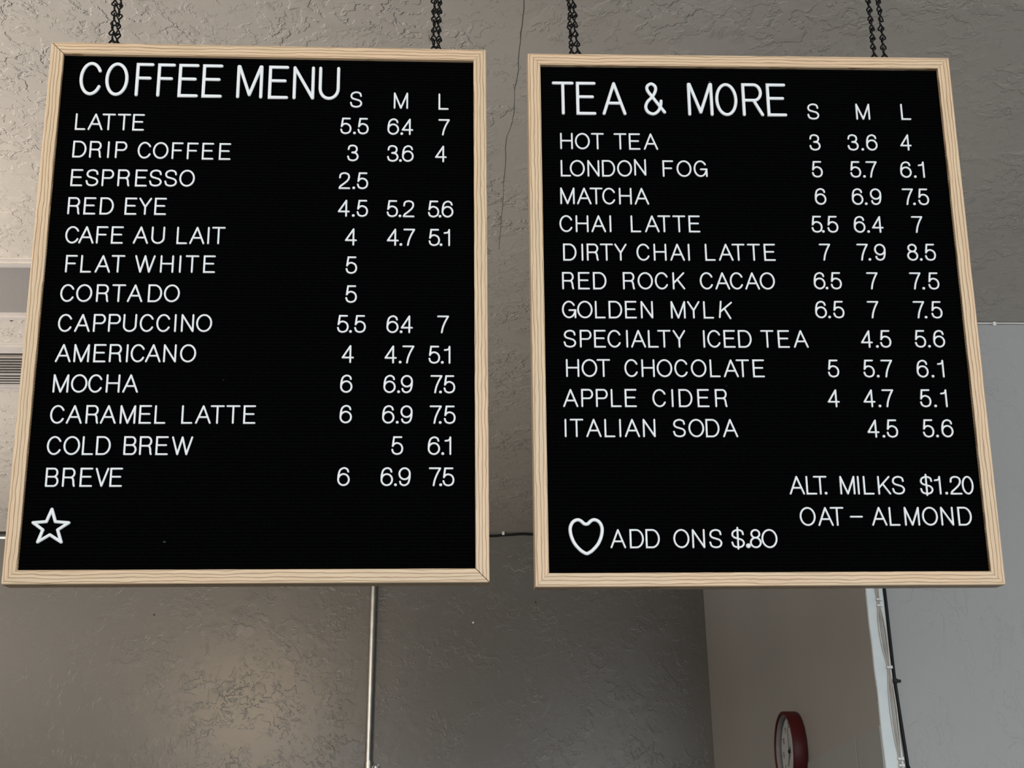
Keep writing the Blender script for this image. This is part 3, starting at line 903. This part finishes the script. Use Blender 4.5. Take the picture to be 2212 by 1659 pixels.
# ------------------------------------------------------------------ every letter, numeral and dot on the boards
# board, line, size, then glyph,u,v (mm from the board centre; v is the foot of the glyph) with an optional tilt
ROWS = [
    ('L', 'COFFEE MENU', 'T', 'C,-247.4,300 O,-211.8,299.8 F,-173.6,299.7 F,-143.8,299.5 E,-112.7,299.4 E,-79.5,299.3'),
    ('L', 'COFFEE MENU', 'T', 'M,-27.4,299.1 E,12.7,298.9 N,48,298.7 U,83.8,298.6'),
    ('L', 'LATTE', 's', 'L,-256.8,246.8 A,-236.4,246.9 T,-218.5,246.9 T,-197.6,247 E,-177.7,247'),
    ('L', 'DRIP COFFEE', 's', 'D,-255,205.1 R,-233.2,205 I,-215.9,204.9 P,-198.6,204.9 | C,-166.6,204.8 O,-144.8,204.7 F,-121.9,204.6 F,-101.2,204.5 E,-80.3,204.5 E,-57,204.4'),
    ('L', 'ESPRESSO', 's', 'E,-255.5,162.4 S,-234.8,162.6 P,-213.7,162.7 R,-192.1,162.9 E,-168.6,163 S,-149.2,163.2 S,-128.6,163.3 O,-106.6,163.5'),
    ('L', 'RED EYE', 's', 'R,-256,120.8 E,-234.9,120.9 D,-212.1,121 | E,-179.9,121.1 Y,-160.6,121.2 E,-140.1,121.3'),
    ('L', 'CAFE AU LAIT', 's', 'C,-254.8,78.4 A,-236.3,78.5 F,-215.4,78.6 E,-195.2,78.7 | A,-163.8,78.9 U,-140.7,79 | L,-108.6,79.1 A,-88.5,79.2 I,-73.3,79.3 T,-59.8,79.4'),
    ('L', 'FLAT WHITE', 's', 'F,-253.1,36.7 L,-233.6,36.8 A,-211.5,36.9 T,-191.4,37.1 | W,-155.7,37.3 H,-126.5,37.5 I,-108.9,37.6 T,-93,37.7 E,-70,37.8'),
    ('L', 'CORTADO', 's', 'C,-254.8,-5 O,-233,-4.9 R,-208.6,-4.8 T,-187.6,-4.7 A,-166.1,-4.6 D,-139.7,-4.4 O,-117.5,-4.3'),
    ('L', 'CAPPUCCINO', 's', 'C,-254.4,-47 A,-232.1,-46.9 P,-209.9,-46.8 P,-190.3,-46.6 U,-170.1,-46.5 C,-147.7,-46.4 C,-126,-46.3 I,-110.5,-46.2 N,-94.5,-46.1 O,-72.7,-46'),
    ('L', 'AMERICANO', 's', 'A,-253.7,-88.9 M,-230,-88.8 E,-206.4,-88.7 R,-185.8,-88.6 I,-170.8,-88.6 C,-156.8,-88.5 A,-137,-88.4 N,-115.3,-88.4 O,-91.5,-88.3'),
    ('L', 'MOCHA', 's', 'M,-253.5,-130.4 O,-230,-130.3 C,-208.9,-130.3 H,-186.4,-130.2 A,-163.7,-130.1'),
    ('L', 'CARAMEL LATTE', 's', 'C,-254.4,-172.2 A,-233,-172.2 R,-209.9,-172.1 A,-189.5,-172.1 M,-164.5,-172.1 E,-142.1,-172 L,-122.9,-172 | L,-88.2,-171.9 A,-67.4,-171.9 T,-49.2,-171.9 T,-28.8,-171.8 E,-7.5,-171.8'),
    ('L', 'COLD BREW', 's', 'C,-255.1,-213.7 O,-233.1,-213.7 L,-212.6,-213.7 D,-192.8,-213.7 | B,-158.7,-213.7 R,-138.6,-213.7 E,-118.1,-213.7 W,-92.3,-213.8'),
    ('L', 'BREVE', 's', 'B,-254.6,-255.5 R,-233.2,-255.5 E,-211.5,-255.5 V,-191.8,-255.5 E,-173.8,-255.5'),
    ('L', '#size', 's', 'S,122,287.2 | M,184.9,286.6 | L,245,286'),
    ('L', '#LATTE', 's', '5,108.6,246.1 .,120.7,246.1 5,132.6,246.1 | 6,174.6,246.1 .,186.6,246.1 4,194.5,246.1 | 7,245.8,246.1'),
    ('L', '#DRIP COFFEE', 's', '3,119.2,204.8 | 3,174.5,204.9 .,185.2,204.9 6,195.4,205 | 4,241.4,205.1'),
    ('L', '#ESPRESSO', 's', '2,108.5,162.8 .,121.4,162.8 5,133.4,162.9'),
    ('L', '#RED EYE', 's', '4,108.5,121.6 .,121.6,121.6 5,133.9,121.6 | 5,175,121.7 .,185.5,121.7 2,197.4,121.8 | 5,231.6,121.8 .,240.5,121.8 6,250.8,121.9'),
    ('L', '#CAFE AU LAIT', 's', '4,119.2,79.3 | 4,176.1,79.5 .,187.2,79.6 7,198.5,79.6 | 5,232.8,79.7 .,242,79.8 1,249.9,79.8'),
    ('L', '#FLAT WHITE', 's', '5,120.7,38.2'),
    ('L', '#CORTADO', 's', '5,121.2,-3.5'),
    ('L', '#CAPPUCCINO', 's', '5,111.1,-45.9 .,121.4,-45.9 5,134,-45.9 | 6,177.3,-45.9 .,188.9,-45.9 4,196.5,-45.9 | 7,245.1,-45.8'),
    ('L', '#AMERICANO', 's', '4,118.6,-88.2 | 4,175.4,-88.4 .,188.1,-88.4 7,198.9,-88.4 | 5,233.5,-88.5 .,244.2,-88.5 1,250.6,-88.5'),
    ('L', '#MOCHA', 's', '6,117.5,-129.3 | 6,174.5,-129.4 .,186.5,-129.4 9,197.3,-129.5 | 7,236.5,-129.5 .,241.9,-129.6 5,253.7,-129.6'),
    ('L', '#CARAMEL LATTE', 's', '6,117.7,-170.9 | 6,173.4,-171.1 .,185.2,-171.1 9,197.3,-171.2 | 7,235.7,-171.3 .,241.6,-171.3 5,254.2,-171.4'),
    ('L', '#COLD BREW', 's', '~ | 5,185.7,-213.2 | 6,233.5,-213.3 .,245.1,-213.3 1,251.8,-213.3'),
    ('L', '#BREVE', 's', '6,116.7,-254.6 | 6,172.6,-254.7 .,183.9,-254.8 9,195.6,-254.8 | 7,235.1,-254.9 .,242.5,-254.9 5,252.6,-255'),
    ('R', 'TEA & MORE', 'T', 'T,-255.5,286 E,-222.6,286 A,-182.7,286.1 | &,-124.5,286.1 | M,-59.4,286.1 O,-21.9,286.1 R,15.9,286.2 E,50.2,286.2'),
    ('R', 'HOT TEA', 's', 'H,-251.9,232.7 O,-229.5,232.7 T,-208.1,232.7 | T,-176,232.7 E,-155.7,232.7 A,-132.8,232.8'),
    ('R', 'LONDON FOG', 's', 'L,-253.8,191.1 O,-237.6,191.1 N,-215,191.2 D,-193.7,191.3 O,-171.2,191.4 N,-149.2,193.2 | F,-110,191.6 O,-87.4,191.7 G,-64.1,191.8'),
    ('R', 'MATCHA', 's', 'M,-252.3,149.3 A,-229,149.3 T,-212.2,149.3 C,-194.2,149.3 H,-171.5,149.4 A,-148.6,149.4'),
    ('R', 'CHAI LATTE', 's', 'C,-254.8,107.8 H,-232.9,107.8 A,-210,107.9 I,-193.6,108 | L,-158.2,108.1 A,-135.6,108.2 T,-118.8,108.3 T,-98,108.3 E,-76.7,108.4'),
    ('R', 'DIRTY CHAI LATTE', 's', 'D,-250.8,65.8 I,-233.5,65.8 R,-219.1,65.9 T,-200.1,66 Y,-180.7,66.1 | C,-149.3,66.2 H,-126.2,66.3 A,-102.2,66.4 I,-86.3,66.4 | L,-56.7,66.6 A,-34.8,66.7 T,-17.5,66.7 T,4,66.8 E,26.1,66.9'),
    ('R', 'RED ROCK CACAO', 's', 'R,-253.9,24.2 E,-232.4,24.2 D,-210.7,24.3 | R,-170.6,24.4 O,-148.2,24.4 C,-125.5,24.5 K,-102.1,24.6 | C,-63.6,24.7 A,-41.8,24.7 C,-22.1,24.8 A,-0.6,24.8 O,20.2,24.9'),
    ('R', 'GOLDEN MYLK', 's', 'G,-253.6,-17.3 O,-232.1,-17.3 L,-211.2,-17.3 D,-190.5,-17.3 E,-169.4,-17.3 N,-147.5,-17.3 | M,-104.8,-17.3 Y,-83.6,-17.2 L,-63.1,-17.2 K,-41,-17.2,-6'),
    ('R', 'SPECIALTY ICED TEA', 's', 'S,-253.5,-58.8 P,-232,-58.8 E,-212.7,-58.8 C,-193,-58.8 I,-175.9,-58.7 A,-160.6,-58.7 L,-140.4,-58.7 T,-125.6,-58.7 Y,-105.1,-58.7 | I,-71.3,-58.7 C,-57.4,-58.6 E,-36.6,-58.6 D,-15.6,-58.6 | T,15,-58.6 E,37.5,-58.6 A,61,-58.5'),
    ('R', 'HOT CHOCOLATE', 's', 'H,-250.6,-100 O,-228,-100 T,-209,-100 | C,-171.4,-100 H,-149,-100.1 O,-126.8,-100.1 C,-104,-100.1 O,-80.6,-100.1 L,-58.4,-100.1 A,-36.8,-100.2 T,-20.9,-100.2 E,0.7,-100.2'),
    ('R', 'APPLE CIDER', 's', 'A,-254.2,-141.6 P,-232,-141.6 P,-212.4,-141.6 L,-193.3,-141.6 E,-173.8,-141.6 | C,-135.2,-141.7 I,-117.8,-141.7 D,-100.2,-141.7 E,-76.3,-141.7 R,-52.2,-141.7'),
    ('R', 'ITALIAN SODA', 's', 'I,-261.8,-182.7 T,-247.1,-182.7 A,-224.3,-182.7 L,-203,-182.8 I,-189.2,-182.8 A,-173.2,-182.8 N,-150.6,-182.8 | S,-110.4,-182.9 O,-87.7,-182.9 D,-65.9,-183 A,-42.2,-183'),
    ('R', '#size', 's', 'S,101.9,281.8 | M,173.7,282.2 | L,235.9,282.5'),
    ('R', '#HOT TEA', 's', '3,101,233.6 | 3,155.6,234 .,169,234.1 6,182.6,234.2 | 4,231.5,234.7'),
    ('R', '#LONDON FOG', 's', '5,101.4,192.2 | 5,156,192.4 .,168.1,192.5 7,179.1,192.5 | 6,227.9,192.7 .,240.7,192.7 1,250.1,192.8'),
    ('R', '#MATCHA', 's', '6,103.1,150.8 | 6,155.5,151 .,167.2,151 9,181.5,151 | 7,227.3,151.2 .,235.7,151.2 5,249.2,151.2'),
    ('R', '#CHAI LATTE', 's', '5,95,109 .,103.4,109 5,117.2,109 | 6,155,109.1 .,167.1,109.2 4,180.5,109.2 | 7,236.7,109.4'),
    ('R', '#DIRTY CHAI LATTE', 's', '7,103.4,67.5 | 7,156.2,67.7 .,165.5,67.8 9,180.5,67.8 | 8,226,68 .,237.6,68 5,251,68.1'),
    ('R', '#RED ROCK CACAO', 's', '6,92.6,25.5 .,102.4,25.5 5,115.7,25.5 | 7,166.4,25.6 | 7,226.4,25.7 .,237.1,25.7 5,251.7,25.8'),
    ('R', '#GOLDEN MYLK', 's', '6,91.6,-16.3 .,102.9,-16.3 5,116.1,-16.3 | 7,163.9,-16.3 | 7,227.6,-16.2 .,236.4,-16.2 5,252,-16.2'),
    ('R', '#SPECIALTY ICED TEA', 's', '~ | 4,151.4,-58.4 .,165.4,-58.3 5,177.3,-58.2 | 5,225.3,-58 .,237.2,-57.9 6,251.2,-57.8'),
    ('R', '#HOT CHOCOLATE', 's', '5,102.5,-100.3 | 5,151,-100.3 .,163,-100.3 7,175.7,-100.3 | 6,224.4,-100.3 .,238,-100.3 1,249.5,-100.3'),
    ('R', '#APPLE CIDER', 's', '4,99.6,-141.9 | 4,148.1,-141.9 .,161.9,-141.9 7,173.6,-141.9 | 5,224.6,-141.8 .,237.6,-141.8 1,249.7,-141.8'),
    ('R', '#ITALIAN SODA', 's', '~ | 4,150,-183.8 .,163.7,-183.7 5,175.6,-183.7 | 5,224.6,-183.5 .,236.2,-183.4 6,250.3,-183.4'),
    ('R', 'ALT. MILKS $1.20', 's', 'A,41.9,-260.4 L,61.2,-260.4 T,73,-260.5 .,80.1,-260.5 | M,109.2,-260.5 I,123.8,-260.6 L,137.5,-260.6 K,158.2,-260.7 S,177.1,-260.7 | $,214.8,-260.8 1,229.7,-260.8 .,241,-260.9 2,254,-260.9 0,270.1,-260.9'),
    ('R', 'OAT - ALMOND', 's', 'O,53.4,-302 A,77,-302.1 T,92.4,-302.1 | -,117.8,-302.1 | A,148.1,-302.1 L,168.4,-302.2 M,191.6,-302.2 O,215.6,-302.2 N,238.4,-302.2 D,262,-302.3'),
    ('R', 'ADD ONS $.80', 's', 'A,-196.6,-330.3 D,-172.3,-330.4 D,-151.5,-330.4 | O,-114.1,-330.5 N,-91.7,-330.6 S,-69.3,-330.7 | $,-40.2,-330.8 *,-26.9,-330.8 8,-17,-330.9 O,1.2,-330.9'),
]
ORD = ['first', 'second', 'third', 'fourth', 'fifth', 'sixth', 'seventh', 'eighth', 'ninth', 'tenth']
BN = {'L': 'coffee board', 'R': 'tea board'}
ROWNOTE = {'LATTE': 'in the LATTE line above DRIP COFFEE', 'CHAI LATTE': 'in the CHAI LATTE line under MATCHA'}
first_title_part = {}


def put(ch, size, b, u, v, rot, name, label, cat, group):
    o = bpy.data.objects.new(name, glyph_mesh(ch, size))
    COL.objects.link(o)
    o.matrix_world = BOARD_M[b] @ Matrix.Translation((u / 1000, v / 1000, -LIP + 0.0001)) @ Matrix.Rotation(math.radians(rot), 4, 'Z')
    return tag(o, label, cat, group)


title_done = 0
for b, row, size, text in ROWS:
    words, cur = [], []
    for tok in text.split(' '):
        if tok == '|':
            words.append(cur); cur = []
        elif tok == '~':
            cur = []
        else:
            f = tok.split(',')
            cur.append((f[0], float(f[1]), float(f[2]), float(f[3]) if len(f) > 3 else 0.0))
    words.append(cur)
    lg = 'white letters on the ' + BN[b]
    if row.startswith('#'):
        item = row[1:]
        for ci, wd in enumerate(words):
            col_ = 'SML'[ci]
            for k, (ch, u, v, rot) in enumerate(wd):
                if item == 'size':
                    full = {'S': 'small', 'M': 'medium', 'L': 'large'}[ch]
                    put(ch, size, b, u, v, rot, 'letter', 'white letter %s heading the %s size prices, %s' % (ch, full, BN[b]), 'letter', lg)
                elif ch == '.':
                    put(ch, size, b, u, v, rot, 'decimal_point', 'white dot in the %s price under %s, %s' % (item, col_, BN[b]), 'dot', 'decimal points on the ' + BN[b])
                else:
                    where = 'the whole' if len(wd) == 1 else ('before the dot in the' if k == 0 else 'after the dot in the')
                    put(ch, size, b, u, v, rot, 'numeral', 'white numeral %s, %s %s price under %s, %s' % (ch, where, item, col_, BN[b]), 'numeral', 'price numerals on the ' + BN[b])
        continue
    rw = row.split(' ')
    if row == 'COFFEE MENU':                   # the title comes as one word per entry
        rw = [rw[title_done]]
        title_done += 1
    for wi, wd in enumerate(words):
        w = rw[wi]
        for k, (ch, u, v, rot) in enumerate(wd):
            big = 'tall' if size == 'T' else 'small'
            if size == 'T':
                tail = 'in the %s title' % row
            elif row in ROWNOTE:
                tail = ROWNOTE[row]
            elif len(rw) == 1:
                tail = 'on the ' + BN[b]
            else:
                tail = 'in the %s line' % row
            name, cat = 'letter', 'letter'
            g = lg
            if ch == '&':
                put(ch, size, b, u, v, rot, 'ampersand', 'tall white ampersand between TEA and MORE', 'ampersand', None)
            elif ch == '-':
                put(ch, size, b, u, v + 10.9, rot, 'dash', 'short white dash between OAT and ALMOND', 'dash', None)
            elif ch == '$':
                put(ch, size, b, u, v, rot, 'dollar_sign', 'white dollar sign of the %s price %s' % (w, tail), 'dollar sign', 'dollar signs on the tea board')
            elif ch in '.*':
                lab = 'white dot after ALT in the ALT. MILKS line' if w == 'ALT.' else ('white dot of the $1.20 price in the ALT. MILKS line' if w == '$1.20' else 'largest white dot, before 80 in the ADD ONS line')
                put(ch, size, b, u, v, rot, 'decimal_point' if w != 'ALT.' else 'full_stop', lab, 'dot', 'decimal points on the tea board')
            elif w.startswith('$'):
                if ch == 'O':
                    put(ch, size, b, u, v, rot, 'letter', 'small white letter O standing as the zero of $.80', 'letter', lg)
                else:
                    put(ch, size, b, u, v, rot, 'numeral', 'white numeral %s of the %s price %s' % (ch, w, tail), 'numeral', 'price numerals on the tea board')
            else:
                put(ch, size, b, u, v, rot, 'letter', '%s white letter %s, %s letter of %s %s' % (big, ch, ORD[k], w, tail), 'letter', lg)

# star and heart
bm = bmesh.new()
C0 = (-251.6, -307.6)
tips = [(-251.4, -284.2), (-228.9, -301.6), (-236.6, -326.4), (-265.8, -326.2), (-273.6, -301.4)]
inn = []
for k in range(5):
    a, b_ = Vector(tips[k]), Vector(tips[(k + 1) % 5])
    mid = (a + b_) / 2
    c = Vector(C0)
    inn.append(c + (mid - c) * 0.50)
for k in range(5):
    for q in (inn[k], inn[k - 1]):
        sweep(bm, [((tips[k][0] - C0[0]) / 1000, (tips[k][1] - C0[1]) / 1000), ((q.x - C0[0]) / 1000, (q.y - C0[1]) / 1000)], 0.0022, 0.003)
o = link('star', bm, MAT['white'], None, True)
o.matrix_world = BOARD_M['L'] @ Matrix.Translation((C0[0] / 1000, C0[1] / 1000, -LIP + 0.0001))
tag(o, 'white outlined five-pointed star at the bottom left of the coffee board', 'star')
bm = bmesh.new()
HC = (-237.8, -314.8)
R_pts = [(0, 16.3), (2.6, 17.0), (6.5, 20.6), (10.9, 22.1), (16.2, 20.0), (19.7, 15.0), (20.8, 8.7), (19.3, 0), (15.0, -9.5), (7.6, -17.8), (2.0, -21.4), (0, -22.0)]
right = [(v.x, v.y) for v in catmull(R_pts, 4)]
R_pts = None
heart = right + [(-x, y) for x, y in right[-2:0:-1]]
sweep(bm, [(x / 1000, y / 1000) for x, y in heart], 0.0024, 0.003, True)
o = link('heart', bm, MAT['white'], None, True)
o.matrix_world = BOARD_M['R'] @ Matrix.Translation((HC[0] / 1000, HC[1] / 1000, -LIP + 0.0001))
tag(o, 'white outlined heart in front of ADD ONS on the tea board', 'heart')

# ------------------------------------------------------------------ red wall clock on the side wall
L_ = math.hypot(SX1 - SX0, YN - YB)
tdir = Vector(((SX1 - SX0) / L_, (YN - YB) / L_, 0))      # towards the camera
ndir = Vector((tdir.y, -tdir.x, 0))
cx, cy = side_pt(1.1127)
mw = Matrix((-tdir, Vector((0, 0, 1)), ndir)).transposed().to_4x4()
mw.translation = Vector((cx, cy, CZ + 0.5013)) + ndir * 0.0026
if mw.to_3x3().determinant() < 0:
    mw = Matrix((tdir, Vector((0, 0, 1)), ndir)).transposed().to_4x4(); mw.translation = Vector((cx, cy, CZ + 0.5013)) + ndir * 0.0026
clock = empty('wall_clock', mw=mw)
tag(clock, 'round red wall clock with a white dial on the side wall', 'clock')
CR_, CT = 0.1058, 0.036
K = 64
bm = bmesh.new()
prof = [(CR_ - 0.001, 0.0), (CR_, 0.002), (CR_, CT - 0.002), (CR_ - 0.0015, CT), (CR_ - 0.0085, CT), (CR_ - 0.0100, CT - 0.003), (CR_ - 0.0100, 0.0)]
rings = [[bm.verts.new((r * math.cos(2 * math.pi * k / K), r * math.sin(2 * math.pi * k / K), z)) for k in range(K)] for r, z in prof]
for i in range(len(prof)):
    A, B = rings[i], rings[(i + 1) % len(prof)]
    for k in range(K):
        bm.faces.new((A[k], A[(k + 1) % K], B[(k + 1) % K], B[k]))
link('case', bm, MAT['red'], clock, True)
bm = bmesh.new()
lin = [(CR_ - 0.0101, CT - 0.0035), (CR_ - 0.0112, CT - 0.0035), (CR_ - 0.0119, CT - 0.018), (CR_ - 0.0101, CT - 0.018)]
rings = [[bm.verts.new((r * math.cos(2 * math.pi * k / K), r * math.sin(2 * math.pi * k / K), z)) for k in range(K)] for r, z in lin]
for i in range(len(lin)):
    A, B = rings[i], rings[(i + 1) % len(lin)]
    for k in range(K):
        bm.faces.new((A[k], A[(k + 1) % K], B[(k + 1) % K], B[k]))
o = link('inner_ring', bm, MAT['reflection_grey'], clock, True); o['label'] = 'inner ring around the dial, coloured grey for reflected white'  # reflected white on the inner wall of the case, put into the colour
bm = bmesh.new(); tube(bm, [(0, 0, 0.002), (0, 0, CT - 0.018)], CR_ - 0.012, K)
dial = link('dial', bm, MAT['clockface'], clock)
fz = CT - 0.0178
bm = bmesh.new()
for hnum in range(1, 13):
    a = math.radians(90 - 30 * hnum)
    s = str(hnum)
    for i, chh in enumerate(s):
        w, H = (0.0045 if chh == '1' else 0.0085), 0.0150
        x0 = 0.071 * math.cos(a) + (i - (len(s) - 1) / 2) * 0.0095
        y0 = 0.071 * math.sin(a)
        for pts, closed in strokes(chh):
            sweep(bm, [(x0 - w / 2 + x * w, y0 - H / 2 + y * H) for x, y in pts], 0.0010, 0.0003, bool(closed), 3)
nm = link('numerals', bm, MAT['ink'], dial); nm.location = (0, 0, fz - 0.0001)
bm = bmesh.new()
for k in range(60):
    a = math.radians(6 * k)
    r0 = 0.0865 if k % 5 == 0 else 0.0885
    tube(bm, [(r0 * math.cos(a), r0 * math.sin(a), 0), (0.0915 * math.cos(a), 0.0915 * math.sin(a), 0)], 0.0005 if k % 5 else 0.0009, 5)
nm = link('minute_marks', bm, MAT['ink'], dial); nm.location = (0, 0, fz)


def hand(name, ang, ln, w, z):
    bm = bmesh.new()
    prism(bm, [(-w, -0.012), (w, -0.012), (w * 0.7, ln), (-w * 0.7, ln)], 0, 0.0006)
    link(name, bm, MAT['ink'], clock, False, Matrix.Translation((0, 0, z)) @ Matrix.Rotation(math.radians(-ang), 4, 'Z'))


hand('hour_hand', 212, 0.042, 0.0024, fz + 0.002)
hand('minute_hand', 2, 0.062, 0.0018, fz + 0.0034)
bm = bmesh.new(); tube(bm, [(0, 0, fz), (0, 0, fz + 0.0055)], 0.0045, 16); link('hub', bm, MAT['ink'], clock)
